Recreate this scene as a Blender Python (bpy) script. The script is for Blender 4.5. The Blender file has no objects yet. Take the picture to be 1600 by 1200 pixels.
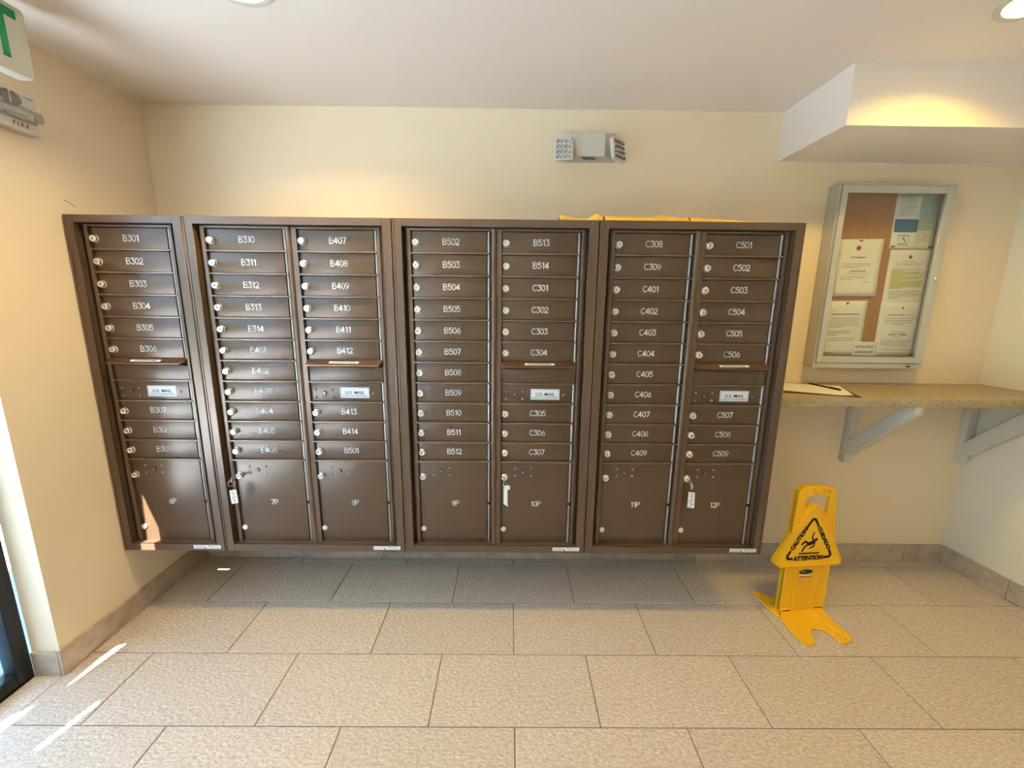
import bpy, bmesh, math, random
from mathutils import Vector, Matrix
random.seed(7)
PI = math.pi
SC = bpy.context.scene
COL = SC.collection

# ------------------------------------------------------------ camera
f_px, yaw, pitch, roll = 641.03, 0.00617, 0.19226, 0.01055
F = Vector((math.sin(yaw)*math.cos(pitch), math.cos(yaw)*math.cos(pitch), -math.sin(pitch)))
R0 = Vector((math.cos(yaw), -math.sin(yaw), 0)); U0 = R0.cross(F)
R2 = R0*math.cos(roll) + U0*math.sin(roll); U2 = -R0*math.sin(roll) + U0*math.cos(roll)
cam_d = bpy.data.cameras.new('camera'); cam = bpy.data.objects.new('camera', cam_d); COL.objects.link(cam)
cam_d.sensor_width = 36; cam_d.sensor_fit = 'HORIZONTAL'; cam_d.lens = f_px/1600*36
cam_d.clip_start = .02
cam.matrix_world = Matrix(((R2.x, U2.x, -F.x, .9352), (R2.y, U2.y, -F.y, -1.7274), (R2.z, U2.z, -F.z, 1.4613), (0, 0, 0, 1)))
SC.camera = cam

# ------------------------------------------------------------ light and exposure
SC.view_settings.view_transform = 'Standard'; SC.view_settings.look = 'None'
SC.view_settings.gamma = 1; SC.view_settings.use_curve_mapping = False
SC.view_settings.exposure = 0.58
SKY, SUN, CAN = 6.2, 135.0, 15.5
W = bpy.data.worlds.new('sky'); SC.world = W; W.use_nodes = True
wn = W.node_tree.nodes; wl = W.node_tree.links
bg = wn['Background']; bg.inputs[1].default_value = SKY
tcw = wn.new('ShaderNodeTexCoord'); sx = wn.new('ShaderNodeSeparateXYZ'); rp = wn.new('ShaderNodeValToRGB')
wl.new(tcw.outputs['Generated'], sx.inputs[0]); wl.new(sx.outputs['Z'], rp.inputs[0]); wl.new(rp.outputs[0], bg.inputs[0])
rp.color_ramp.elements[0].color = (.30, .60, 1.0, 1); rp.color_ramp.elements[1].color = (.24, .50, 1.0, 1)
SUNDIR = Vector((.20, 1, -.98)).normalized()
sd = bpy.data.lights.new('sun', 'SUN'); sd.energy = SUN; sd.angle = math.radians(.18); sd.color = (1, .97, .93)
so = bpy.data.objects.new('sun', sd); COL.objects.link(so); so.rotation_euler = SUNDIR.to_track_quat('-Z', 'Y').to_euler()
pd = bpy.data.lights.new('doorway_sky_portal', 'AREA'); pd.shape = 'RECTANGLE'; pd.size = 2.3; pd.size_y = 2.95; pd.cycles.is_portal = True
po = bpy.data.objects.new('doorway_sky_portal', pd); COL.objects.link(po); po.location = (-1.02, -1.8, 1.15); po.rotation_euler = (0, -PI/2, 0)

# ------------------------------------------------------------ materials
def mat(name, color, rough=.5, metal=0, spec=.5, **k):
    m = bpy.data.materials.new(name); m.use_nodes = True
    b = m.node_tree.nodes['Principled BSDF']
    b.inputs['Base Color'].default_value = (*color, 1); b.inputs['Roughness'].default_value = rough
    b.inputs['Metallic'].default_value = metal; b.inputs['Specular IOR Level'].default_value = spec
    for a, v in k.items(): b.inputs[a.replace('_', ' ')].default_value = v
    return m
def nodes(m): return m.node_tree.nodes, m.node_tree.links, m.node_tree.nodes['Principled BSDF']
def noise_bump(m, scale, strength, dist=.002, detail=6, stretch=(1, 1, 1), world=True):
    n, l, b = nodes(m)
    tc = n.new('ShaderNodeNewGeometry') if world else n.new('ShaderNodeTexCoord')
    mp = n.new('ShaderNodeMapping'); mp.inputs['Scale'].default_value = stretch
    l.new(tc.outputs['Position' if world else 'Object'], mp.inputs[0])
    t = n.new('ShaderNodeTexNoise'); t.inputs['Scale'].default_value = scale; t.inputs['Detail'].default_value = detail
    l.new(mp.outputs[0], t.inputs['Vector'])
    bp = n.new('ShaderNodeBump'); bp.inputs['Strength'].default_value = strength; bp.inputs['Distance'].default_value = dist
    l.new(t.outputs[0], bp.inputs['Height']); l.new(bp.outputs[0], b.inputs['Normal'])
    return t, mp
def mottle(m, c1, c2, scale, lo=.35, hi=.65, detail=5, stretch=(1, 1, 1), per_object=0.0):
    n, l, b = nodes(m)
    g = n.new('ShaderNodeNewGeometry'); mp = n.new('ShaderNodeMapping'); mp.inputs['Scale'].default_value = stretch
    l.new(g.outputs['Position'], mp.inputs[0])
    oi = n.new('ShaderNodeObjectInfo')
    if per_object:
        cb = n.new('ShaderNodeCombineXYZ'); mu = n.new('ShaderNodeMath'); mu.operation = 'MULTIPLY'; mu.inputs[1].default_value = 37
        l.new(oi.outputs['Random'], mu.inputs[0]); l.new(mu.outputs[0], cb.inputs[0]); l.new(mu.outputs[0], cb.inputs[1]); l.new(cb.outputs[0], mp.inputs['Location'])
    t = n.new('ShaderNodeTexNoise'); t.inputs['Scale'].default_value = scale; t.inputs['Detail'].default_value = detail; t.inputs['Roughness'].default_value = .65
    l.new(mp.outputs[0], t.inputs['Vector'])
    r = n.new('ShaderNodeValToRGB'); r.color_ramp.elements[0].position = lo; r.color_ramp.elements[1].position = hi
    r.color_ramp.elements[0].color = (*c1, 1); r.color_ramp.elements[1].color = (*c2, 1)
    l.new(t.outputs[0], r.inputs[0])
    out = r.outputs[0]
    if per_object:
        hs = n.new('ShaderNodeHueSaturation'); mr = n.new('ShaderNodeMapRange')
        mr.inputs['To Min'].default_value = 1-per_object; mr.inputs['To Max'].default_value = 1+per_object
        l.new(oi.outputs['Random'], mr.inputs[0]); l.new(mr.outputs[0], hs.inputs['Value']); l.new(out, hs.inputs['Color']); out = hs.outputs[0]
    l.new(out, b.inputs['Base Color'])
    return out

M = {}
M['wall'] = mat('cream wall paint', (.83, .69, .495), .6, spec=.35); noise_bump(M['wall'], 260, .25, .0006)
M['wallR'] = mat('pale wall paint', (.80, .72, .56), .55, spec=.4); noise_bump(M['wallR'], 260, .25, .0006)
M['ceil'] = mat('white ceiling paint', (.86, .775, .70), .75, spec=.2); noise_bump(M['ceil'], 300, .15, .0005)
M['tile'] = mat('stone floor tile', (.4, .3, .22), .42, spec=.5)
mottle(M['tile'], (.44, .355, .27), (.78, .645, .505), 70, .30, .72, 12, (1, 1.35, 1), .05)
noise_bump(M['tile'], 70, .8, .007, 8, (1, 1.5, 1))
M['base'] = mat('stone base tile', (.4, .3, .22), .45); mottle(M['base'], (.37, .285, .21), (.56, .455, .35), 14, .3, .7, 6, (1, 1, 1), .08)
M['grout'] = mat('grey brown grout', (.16, .125, .095), .9)
M['mail'] = mat('bronze satin paint', (.108, .065, .038), .28, .22, .5); noise_bump(M['mail'], 900, .08, .0003)
M['mailf'] = mat('bronze satin aluminium', (.130, .082, .052), .28, .3, .5)
M['bar'] = mat('lightened bronze crossbar', (.20, .135, .095), .26, .4)  # frame bronze lightened to paint in the highlight lines along the crossbars
M['rod'] = mat('lightened bronze hinge', (.34, .31, .30), .34, .6)  # base colour lightened to put in the daylight the rods catch
M['shelf'] = mat('bronze shelf lip', (.16, .085, .045), .28, .6)
M['dark'] = mat('dark gap', (.012, .009, .007), .8)
M['chrome'] = mat('chrome', (.80, .78, .75), .22, .85)
M['screw'] = mat('bronze bolt head', (.34, .26, .21), .3, .7)
M['white'] = mat('white lettering', (.84, .83, .80), .5)
M['plate'] = mat('white label', (.80, .82, .82), .4)
M['black'] = mat('black print', (.012, .012, .014), .5)
M['blackmetal'] = mat('black door frame', (.012, .014, .016), .35, .3)
M['paper'] = mat('white paper', (.82, .78, .70), .7, spec=.2)
M['ink'] = mat('grey print', (.22, .20, .17), .7)
M['inkdark'] = mat('dark print', (.07, .06, .055), .7)
M['red'] = mat('red emblem', (.33, .03, .03), .5)
M['hilite'] = mat('yellow highlighter', (.70, .65, .28), .7)
M['blue'] = mat('blue panel', (.06, .16, .25), .5)
M['green'] = mat('pale green panel', (.42, .52, .40), .6)
M['cork'] = mat('cork board', (.42, .22, .09), .85); mottle(M['cork'], (.33, .155, .055), (.46, .23, .09), 160, .35, .7)
M['alu'] = mat('satin aluminium', (.60, .59, .55), .38, .55)
M['counter'] = mat('laminate counter', (.5, .38, .22), .4); mottle(M['counter'], (.27, .20, .115), (.48, .37, .22), 130, .38, .66, 7)
M['bracket'] = mat('painted timber bracket', (.68, .63, .54), .5)
M['yel'] = mat('yellow plastic', (.88, .47, .012), .42, spec=.45)
M['env'] = mat('yellow orange envelope paper', (.95, .52, .06), .55)
M['plastic'] = mat('off white plastic', (.66, .63, .57), .45)
M['led'] = mat('lamp lens', (.75, .77, .80), .12, .6)
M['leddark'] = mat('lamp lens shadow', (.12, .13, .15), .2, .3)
M['ledtan'] = mat('tan lamp lens', (.42, .36, .30), .2, .5)
M['exitface'] = mat('exit sign face', (.66, .62, .52), .35)
M['exitg'] = mat('exit green', (.0, .28, .09), .4)
M['tagclear'] = mat('clear key tag', (.78, .77, .75), .2)
M['clip'] = mat('dark clipboard', (.05, .04, .035), .5)
M['pave'] = mat('outdoor concrete', (.50, .50, .49), .9); mottle(M['pave'], (.235, .295, .35), (.305, .365, .42), 6)
M['leaf'] = mat('hedge leaves', (.06, .12, .03), .6); mottle(M['leaf'], (.025, .06, .012), (.12, .2, .06), 9)
M['sun_blocker'] = mat('grey canopy', (.35, .35, .35), .8)
def glass_mat(name, tint, rough=.0):
    m = bpy.data.materials.new(name); m.use_nodes = True; n = m.node_tree.nodes; l = m.node_tree.links
    n.remove(n['Principled BSDF']); t = n.new('ShaderNodeBsdfTransparent'); t.inputs[0].default_value = (*tint, 1)
    g = n.new('ShaderNodeBsdfGlossy'); g.inputs['Roughness'].default_value = rough; mx = n.new('ShaderNodeMixShader')
    ge = n.new('ShaderNodeNewGeometry'); dt = n.new('ShaderNodeVectorMath'); dt.operation = 'DOT_PRODUCT'
    l.new(ge.outputs['Normal'], dt.inputs[0]); l.new(ge.outputs['Incoming'], dt.inputs[1]); v = dt.outputs['Value']
    for op, k in (('ABSOLUTE', 0), ('SUBTRACT', 1), ('POWER', 5), ('MULTIPLY', .96), ('ADD', .04)):
        q = n.new('ShaderNodeMath'); q.operation = op
        if op == 'SUBTRACT': q.inputs[0].default_value = 1; l.new(v, q.inputs[1])
        else:
            l.new(v, q.inputs[0])
            if op != 'ABSOLUTE': q.inputs[1].default_value = k
        v = q.outputs[0]
    l.new(v, mx.inputs[0]); l.new(t.outputs[0], mx.inputs[1]); l.new(g.outputs[0], mx.inputs[2]); l.new(mx.outputs[0], n['Material Output'].inputs[0])
    return m
M['glass'] = glass_mat('window glass', (.97, .985, .985)); M['clearplastic'] = glass_mat('clear lens plastic', (.8, .8, .8), .1)
M['lamp'] = bpy.data.materials.new('glowing lamp'); M['lamp'].use_nodes = True
_n, _l, _b = nodes(M['lamp']); _b.inputs['Emission Color'].default_value = (1, .86, .56, 1); _b.inputs['Emission Strength'].default_value = 6

# ------------------------------------------------------------ helpers
def wpos(o):
    v = Vector((0, 0, 0))
    while o is not None: v = v + o.location; o = o.parent
    return v
def tag(o, label=None, cat=None, group=None, kind=None):
    if label: o['label'] = label
    if cat: o['category'] = cat
    if group: o['group'] = group
    if kind: o['kind'] = kind
    return o
def empty(name, loc, rot=None, **k):
    o = bpy.data.objects.new(name, None); COL.objects.link(o); o.location = loc; o.empty_display_size = .1
    if rot: o.rotation_euler = rot
    return tag(o, **k)
def link(name, me, m=None, parent=None, loc=(0, 0, 0), rel=False, rot=None, **k):
    """loc is a world position (all parents are unrotated) unless rel"""
    o = bpy.data.objects.new(name, me); COL.objects.link(o)
    if m is not None and len(me.materials) == 0: me.materials.append(m)
    if parent is not None: o.parent = parent; o.location = Vector(loc) if rel else Vector(loc)-wpos(parent)
    else: o.location = loc
    if rot: o.rotation_euler = rot
    return tag(o, **k)
def bm_box(bm, x0, x1, y0, y1, z0, z1, mi=0):
    r = bmesh.ops.create_cube(bm, size=1)
    bmesh.ops.scale(bm, vec=(x1-x0, y1-y0, z1-z0), verts=r['verts'])
    bmesh.ops.translate(bm, vec=((x0+x1)/2, (y0+y1)/2, (z0+z1)/2), verts=r['verts'])
    for v in r['verts']:
        for f in v.link_faces: f.material_index = mi
    return r['verts']
def bm_mesh(bm, name, mats=(), smooth=None, bevel=0, seg=2):
    if bevel: bmesh.ops.bevel(bm, geom=[e for e in bm.edges if e.calc_face_angle(0) > .5], offset=bevel, segments=seg, affect='EDGES', profile=.6)
    me = bpy.data.meshes.new(name); bm.to_mesh(me); bm.free()
    for m in mats: me.materials.append(m)
    if smooth is not None:
        me.polygons.foreach_set('use_smooth', [True]*len(me.polygons)); me.set_sharp_from_angle(angle=math.radians(smooth))
    return me
def boxes(name, L, mats, bevel=0, seg=2):
    bm = bmesh.new()
    for b in L: bm_box(bm, *b)
    return bm_mesh(bm, name, mats if isinstance(mats, (list, tuple)) else [mats], 40 if bevel else None, bevel, seg)
def box(name, b, m, parent=None, bevel=0, **k):
    x0, x1, y0, y1, z0, z1 = b; c = ((x0+x1)/2, (y0+y1)/2, (z0+z1)/2)
    me = boxes(name, [(x0-c[0], x1-c[0], y0-c[1], y1-c[1], z0-c[2], z1-c[2])], m, bevel)
    return link(name, me, None, parent, c, **k)
def lathe(bm, prof, axis='Y', n=20, mi=0, c=(0, 0, 0)):
    """prof: (r, t) pairs, t along -axis for Y (towards the viewer)"""
    rings = []
    for r, t in prof:
        ring = []
        for k in range(n):
            a = 2*PI*k/n
            if axis == 'Y': p = (r*math.cos(a), -t, r*math.sin(a))
            elif axis == 'Z': p = (r*math.cos(a), r*math.sin(a), t)
            else: p = (t, r*math.cos(a), r*math.sin(a))
            ring.append(bm.verts.new((p[0]+c[0], p[1]+c[1], p[2]+c[2])))
        rings.append(ring)
    for a, b in zip(rings, rings[1:]):
        for k in range(n):
            f = bm.faces.new((a[k], a[(k+1) % n], b[(k+1) % n], b[k])); f.material_index = mi
    for ring in (rings[0], rings[-1]):
        f = bm.faces.new(ring); f.material_index = mi
    bmesh.ops.recalc_face_normals(bm, faces=bm.faces)
def curve_mesh(polys, thick, bevel=0, name='shape'):
    """filled 2D outline (first poly outer, others holes), extruded +-thick/2 about local XY plane"""
    cu = bpy.data.curves.new(name, 'CURVE'); cu.dimensions = '2D'; cu.fill_mode = 'BOTH'
    for p in polys:
        s = cu.splines.new('POLY'); s.points.add(len(p)-1)
        for i, q in enumerate(p): s.points[i].co = (q[0], q[1], 0, 1)
        s.use_cyclic_u = True
    cu.extrude = max(thick/2-bevel, 1e-5); cu.bevel_depth = bevel; cu.bevel_resolution = 2
    if bevel: cu.offset = -bevel
    return conv(cu)
def conv(cu):
    o = bpy.data.objects.new('tmp', cu); COL.objects.link(o)
    bpy.context.view_layer.update()
    me = bpy.data.meshes.new_from_object(o.evaluated_get(bpy.context.evaluated_depsgraph_get()))
    bpy.data.objects.remove(o); me.materials.clear()
    return me
def text_mesh(s, size, bold=0, ext=.0003, xs=1, align='CENTER', shear=0):
    cu = bpy.data.curves.new('lettering', 'FONT'); cu.body = s; cu.size = size; cu.align_x = align; cu.align_y = 'CENTER'
    cu.offset = bold; cu.extrude = ext; cu.shear = shear; cu.resolution_u = 3
    me = conv(cu); me.transform(Matrix.Diagonal((xs, 1, 1, 1)))
    return me
TOY = Matrix.Rotation(PI/2, 4, 'X')        # local XY plane -> XZ plane facing -Y
def round_poly(pts, r, n=6):
    out = []; N = len(pts)
    for i in range(N):
        p = Vector(pts[i][:2]); rr = pts[i][2] if len(pts[i]) > 2 else r
        a = Vector(pts[i-1][:2])-p; b = Vector(pts[(i+1) % N][:2])-p
        if rr <= 0: out.append(tuple(p)); continue
        ang = a.angle(b); d = min(rr/math.tan(ang/2), a.length*.49, b.length*.49); rr = d*math.tan(ang/2)
        pa = p+a.normalized()*d; pb = p+b.normalized()*d
        for k in range(n+1):
            t = k/n; out.append(tuple(pa*(1-t)**2+p*2*t*(1-t)+pb*t*t))
    return out
def ribbon(bm, pts, w, z=0, th=.0005, cap=True, mi=0):
    """flat stroke of width w along pts in the local XY plane"""
    def disc(c):
        vs = [bm.verts.new((c[0]+w/2*math.cos(2*PI*k/10), c[1]+w/2*math.sin(2*PI*k/10), z+th)) for k in range(10)]
        bm.faces.new(vs).material_index = mi
    for i, (a, b) in enumerate(zip(pts, pts[1:])):
        a = Vector(a[:2]); b = Vector(b[:2]); d = (b-a)
        if d.length < 1e-7: continue
        d.normalize(); n = Vector((-d.y, d.x))*w/2
        q = [bm.verts.new((p.x, p.y, z+th)) for p in (a-n, b-n, b+n, a+n)]
        bm.faces.new(q).material_index = mi
        if cap or i: disc(a)
    if cap: disc(pts[-1])
def arc(cx, cy, rx, ry, a0, a1, n=8): return [(cx+rx*math.cos(math.radians(a0+(a1-a0)*k/n)), cy+ry*math.sin(math.radians(a0+(a1-a0)*k/n))) for k in range(n+1)]
GL = {
 '0': [arc(.3, .5, .3, .5, 0, 360, 18)], '1': [[(.12, .82), (.3, 1), (.3, 0)]],
 '2': [arc(.3, .72, .28, .28, 165, -35, 8)+[(.02, 0), (.6, 0)]],
 '3': [[(.04, 1), (.56, 1), (.27, .62)]+arc(.28, .31, .30, .31, 85, -150, 10)],
 '4': [[(.46, 0), (.46, 1), (.0, .28), (.62, .28)]],
 '5': [[(.54, 1), (.1, 1), (.06, .56)]+arc(.28, .33, .30, .33, 125, -150, 10)],
 '6': [[(.42, 1), (.08, .45)]+arc(.3, .3, .28, .3, 150, 510, 16)], '7': [[(.0, 1), (.58, 1), (.2, 0)]],
 '8': [arc(.3, .76, .24, .24, -90, 270, 14), arc(.3, .27, .29, .27, 90, 450, 14)],
 '9': [arc(.3, .7, .28, .3, 0, 360, 16), [(.58, .66), (.56, .45), (.2, 0)]],
 'B': [[(.0, 0), (.0, 1), (.34, 1)]+arc(.34, .77, .22, .23, 90, -90, 8)+[(.0, .54)], [(.34, .54)]+arc(.36, .27, .24, .27, 90, -90, 8)+[(.0, 0)]],
 'C': [arc(.38, .5, .38, .5, 48, 312, 14)], 'P': [[(.0, 0), (.0, 1), (.34, 1)]+arc(.34, .74, .25, .26, 90, -90, 8)+[(.0, .48)]],
}
WID = {'1': .42, 'B': .66, 'C': .70, 'P': .62, '4': .66}
_gl = {}
def number_mesh(s, h=.0225, w=.0041):
    if s in _gl: return _gl[s]
    bm = bmesh.new(); sp = .15; tot = sum(WID.get(c, .6) for c in s)+sp*(len(s)-1); x = -tot/2
    for c in s:
        for st in GL[c]: ribbon(bm, [((x+p[0])*h, (p[1]-.5)*h) for p in st], w)
        x += WID.get(c, .6)+sp
    me = bm_mesh(bm, 'number_'+s, [M['white']]); me.transform(TOY); _gl[s] = me
    return me

# ------------------------------------------------------------ room shell
XL, YB, ZC = -.8225, .4436, 2.376
YR = -3.3
def xr(y): return 3.478+.085*(YB-y)
wall_left = box('wall_left', (XL-.11, XL, -.338, YB+.1, 0, ZC), M['wall'], kind='structure')
box('wall_left_header', (XL-.11, XL, -3.35, -.338, 2.31, ZC), M['wall'], kind='structure').name = 'trim_2'
box('wall_back', (XL-.11, 3.8, YB, YB+.1, 0, ZC+.05), M['wall'], kind='structure')
box('wall_front', (XL-.11, 3.95, YR-.1, YR, 0, ZC+.05), M['wall'], kind='structure')
bm = bmesh.new()
v = [bm.verts.new(p) for p in ((xr(YB), YB, 0), (xr(YR), YR, 0), (xr(YR)+.1, YR, 0), (xr(YB)+.1, YB, 0))]
f = bm.faces.new(v); e = bmesh.ops.extrude_face_region(bm, geom=[f]); bmesh.ops.translate(bm, vec=(0, 0, ZC+.03), verts=[q for q in e['geom'] if isinstance(q, bmesh.types.BMVert)])
bmesh.ops.recalc_face_normals(bm, faces=bm.faces)
link('wall_right', bm_mesh(bm, 'wall_right', [M['wallR']]), kind='structure')
# ceiling with lamp openings
cans = [(.122, -.322), (2.522, -.303), (.118, -2.1), (2.515, -2.1)]
CR = .082
me = curve_mesh([[(XL-.11, YR-.1), (3.95, YR-.1), (3.95, YB+.1), (XL-.11, YB+.1)]]+[[(x+CR*math.cos(2*PI*k/40), y+CR*math.sin(2*PI*k/40)) for k in range(40)] for x, y in cans], .05)
link('ceiling', me, M['ceil'], None, (0, 0, ZC+.025), kind='structure')
box('ceiling_soffit', (2.238, 3.75, .031, YB, 2.160, ZC), M['ceil'], kind='structure').name = 'trim_3'
box('trim_1', (3.19, 3.48, YB-.006, YB, 2.150, 2.160), M['ceil'], kind='structure')
# floor: grout bed and single tiles
fl = empty('floor', (1.5, -1.5, 0), kind='structure')
box('grout_bed', (XL-.25, 4.0, YR-.1, YB+.1, -.05, -.0022), M['grout'], fl)
TL, TT, TX, TY = .6088, .3055, .965, .0712
G = .0035
tm = {}
def tile_mesh(w, d):
    k = (round(w, 4), round(d, 4))
    if k not in tm:
        bm = bmesh.new(); bm_box(bm, -w/2, w/2, -d/2, d/2, -.012, 0)
        bmesh.ops.bevel(bm, geom=[e for e in bm.edges if all(abs(v.co.z) < 1e-6 for v in e.verts)], offset=.0018, segments=1, affect='EDGES')
        tm[k] = bm_mesh(bm, 'floor_tile', [M['tile']])
    return tm[k]
for r in range(-1, 12):
    y1 = TY-(r-1)*TT; y0 = y1-TT
    y1c = min(y1, YB-.001)
    off = 0 if r % 2 else .5
    for n in range(-5, 8):
        x0 = TX+(n+off)*TL; x1 = x0+TL
        lx = XL+.001 if y1 > -.30 else XL-.18
        a, b = max(x0, lx), min(x1, xr((y0+y1c)/2)-.001)
        if y0 < -.338 < y1 and x1 < XL+.3: a = max(x0, XL+.001)
        if b-a < .02 or y1c-y0 < .02 or y0 < YR-.3: continue
        link('tile', tile_mesh(b-a-G, y1c-y0-G), None, fl, ((a+b)/2, (y0+y1c)/2, random.uniform(-.0003, .0003)))
link('tile', tile_mesh(.108, .2015), None, fl, (XL-.053, -.338-.1008, 0))
# base tiles
def base_run(name, p0, p1, side, L=.6088, start=0):
    """pieces along p0->p1; side = unit vector into the room"""
    e = empty(name, (p0[0], p0[1], 0), kind='structure'); d = Vector((p1[0]-p0[0], p1[1]-p0[1])); T = d.length; d.normalize(); s = -start
    while s < T-.01:
        a, b = max(s, 0)+.001, min(s+L, T)-.001
        if b-a > .01:
            me = boxes('base_tile', [(-(b-a)/2, (b-a)/2, -.006, .006, 0, .106)], M['base'], .0015, 1)
            m = (Vector(p0[:2])+d*(a+b)/2)+Vector(side)*.006
            link('base_tile', me, None, e, (m.x, m.y, 0), rot=(0, 0, math.atan2(d.y, d.x)))
        s += L
    return e
base_run('baseboard_left', (XL, -.350), (XL, YB), (1, 0), start=.12)
base_run('baseboard_back', (XL+.012, YB), (3.47, YB), (0, -1), start=.2)
base_run('baseboard_right', (xr(YB-.012), YB-.012), (xr(YR), YR), (-1, -.085), start=.3)
base_run('baseboard_door', (XL-.105, -.338), (XL+.0, -.338), (0, -1))

# ------------------------------------------------------------ glazed entrance on the left
XG = -.93
d1 = empty('door_1', (XG, -1.8, 0), kind='structure')
YS = [-.3445, -1.55, -1.75, -2.75, -3.25]
box('stile', (XG-.05, XG, -.398, YS[0]-.003, .003, 2.29), M['blackmetal'], d1, .003)
for a, b in ((-1.62, -1.52), (-2.62, -2.52), (-3.29, -3.2)): box('stile', (XG-.05, XG, a, b, .003, 2.29), M['blackmetal'], d1, .003)
for a, b in ((-1.52, -.398), (-2.52, -1.62), (-3.2, -2.62)):
    box('bottom_rail', (XG-.05, XG, a, b, .004, .056), M['blackmetal'], d1, .003)
    box('top_rail', (XG-.05, XG, a, b, 2.25, 2.29), M['blackmetal'], d1, .003)
    box('glass_pane', (XG-.028, XG-.022, a, b, .056, 2.25), M['glass'], d1)
box('threshold', (XG-.05, XG+.004, -3.3, -.3395, -.002, .003), M['blackmetal'], d1)
# outdoors
box('ground_outside', (-14, XG-.055, -16, 10, -.12, -.03), M['pave'], kind='structure')
bm = bmesh.new(); bmesh.ops.create_grid(bm, x_segments=90, y_segments=26, size=.5)
for q in bm.verts:
    x, y = q.co.x*16, q.co.y*2.4; q.co = Vector((-6+.25*math.sin(x*3.1+y*2)+.3*random.random(), x-2, 1.15+y+.12*random.random()))
hedge = link('hedge', bm_mesh(bm, 'hedge', [M['leaf']], 180), label='dense green hedge outside the glazed entrance', cat='hedge', kind='stuff')
so_ = hedge.modifiers.new('thickness', 'SOLIDIFY'); so_.thickness = .5
# canopy added out of view to block sun, holes cut to shape the streaks
H = 2.65
shf = (-.20*H/.98, -H/.98)
blades = [
 [(-.680, -.180), (-.742, -.200), (-.755, -.264), (-.756, -.378), (-.746, -.560), (-.719, -.560), (-.698, -.413), (-.678, -.324), (-.655, -.244), (-.654, -.190)],
 [(-.798, -.470), (-.832, -.512), (-.842, -.62), (-.812, -.62), (-.795, -.500)],
 [(-.583, -.455), (-.625, -.62), (-.607, -.62), (-.568, -.460)],
 [(-.675, .315), (-.579, .315), (-.575,.345), (-.600, .62)]]
holes = [[(x+shf[0], y+shf[1]) for x, y in b] for b in blades]
me = curve_mesh([[(-2.4, -7), (-.935, -7), (-.935, 1.0), (-2.4, 1.0)]]+holes, .004)
link('sun_blocker_sheet', me, M['sun_blocker'], None, (0, 0, H), kind='structure')

# ------------------------------------------------------------ recessed ceiling lamps
def downlight(x, y, label, energy, color):
    t = empty('recessed_downlight', (x, y, ZC), label=label, cat='ceiling light', group='recessed ceiling lamps')
    bm = bmesh.new(); lathe(bm, [(CR+.016, -.001), (CR+.016, .0035), (CR+.006, .005), (CR-.004, .002), (CR-.006, -.02), (CR-.012, -.045)], 'Z', 40)
    bmesh.ops.delete(bm, geom=[f for f in bm.faces if len(f.verts) > 4], context='FACES')
    me = bm_mesh(bm, 'trim_ring', [M['plastic']], 60); me.transform(Matrix.Diagonal((1, 1, -1, 1))); me.flip_normals()
    link('trim_ring', me, None, t, (0, 0, 0), rel=True)
    bm = bmesh.new(); lathe(bm, [(CR-.010, 0), (CR-.010, .004)], 'Z', 40)
    link('lens', bm_mesh(bm, 'lens', [M['lamp']]), None, t, (0, 0, .046), rel=True)
    d = bpy.data.lights.new('downlight_beam', 'AREA'); d.shape = 'DISK'; d.size = .10; d.energy = energy; d.color = color
    o = bpy.data.objects.new('downlight_beam', d); COL.objects.link(o); o.parent = t; o.location = (0, 0, .042)
WARM = (1, .68, .09)
downlight(*cans[0], 'glowing recessed ceiling lamp at the left above the mailboxes', CAN*.9, (1, .73, .32))
downlight(*cans[1], 'glowing recessed ceiling lamp at the right before the boxed-in soffit', CAN*.46, WARM)
downlight(*cans[2], 'recessed ceiling lamp behind the viewer at the left', CAN*.25, (1, .72, .36))
downlight(*cans[3], 'recessed ceiling lamp behind the viewer at the right', CAN*.45, WARM)

# ------------------------------------------------------------ mailboxes
ZT, PZ = 1.745, .0889            # top of first door, row pitch
DW, DH = .301, .081              # door
YF = -.022                       # collar face
ZB, ZTOP = .338, 1.788
def lock_mesh():
    bm = bmesh.new(); lathe(bm, [(.0152, 0), (.0152, .003), (.0135, .004), (.0132, .0125), (.0115, .0145), (.0075, .0142), (.0068, .0128)], n=24)
    bm_box(bm, -.0011, .0011, -.0136, -.0125, -.0045, .0045, 1); bm_box(bm, -.006, -.003, -.0136, -.0125, -.001, .001, 1)
    me = bm_mesh(bm, 'lock', [M['chrome'], M['dark']], 35); return me
def cap_mesh():
    bm = bmesh.new(); lathe(bm, [(.0128, 0), (.0128, .004), (.0115, .0055), (.0, .006)][:3], n=24)
    return bm_mesh(bm, 'cap', [M['chrome']], 35)
def bolt_mesh():
    bm = bmesh.new(); lathe(bm, [(.0050, 0), (.0048, .0032), (.003, .005)], n=12)
    return bm_mesh(bm, 'bolt', [M['screw']], 60)
def keyhole_mesh():
    bm = bmesh.new(); lathe(bm, [(.0095, 0), (.0095, .002), (.0078, .003)], n=20); lathe(bm, [(.0066, .0028), (.006, .0045)], n=16, mi=1)
    bm_box(bm, -.001, .001, -.0052, -.004, -.004, .004, 0)
    return bm_mesh(bm, 'keyhole', [M['dark'], M['screw']], 35)
LOCK, CAP, BOLT, KEYH = lock_mesh(), cap_mesh(), bolt_mesh(), keyhole_mesh()
DOOR = boxes('door', [(-DW/2, DW/2, 0, .02, -DH/2, DH/2)], M['mail'], .0016)
PH = .395
PDOOR = boxes('parcel_door', [(-DW/2, DW/2, 0, .02, -PH/2, PH/2)], M['mail'], .0016)
def rod_mesh(h, cuts=()):
    bm = bmesh.new(); lathe(bm, [(.0058, -h/2), (.0058, h/2)], 'Z', 14); return bm_mesh(bm, 'hinge_rod', [M['rod']], 40)
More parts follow.
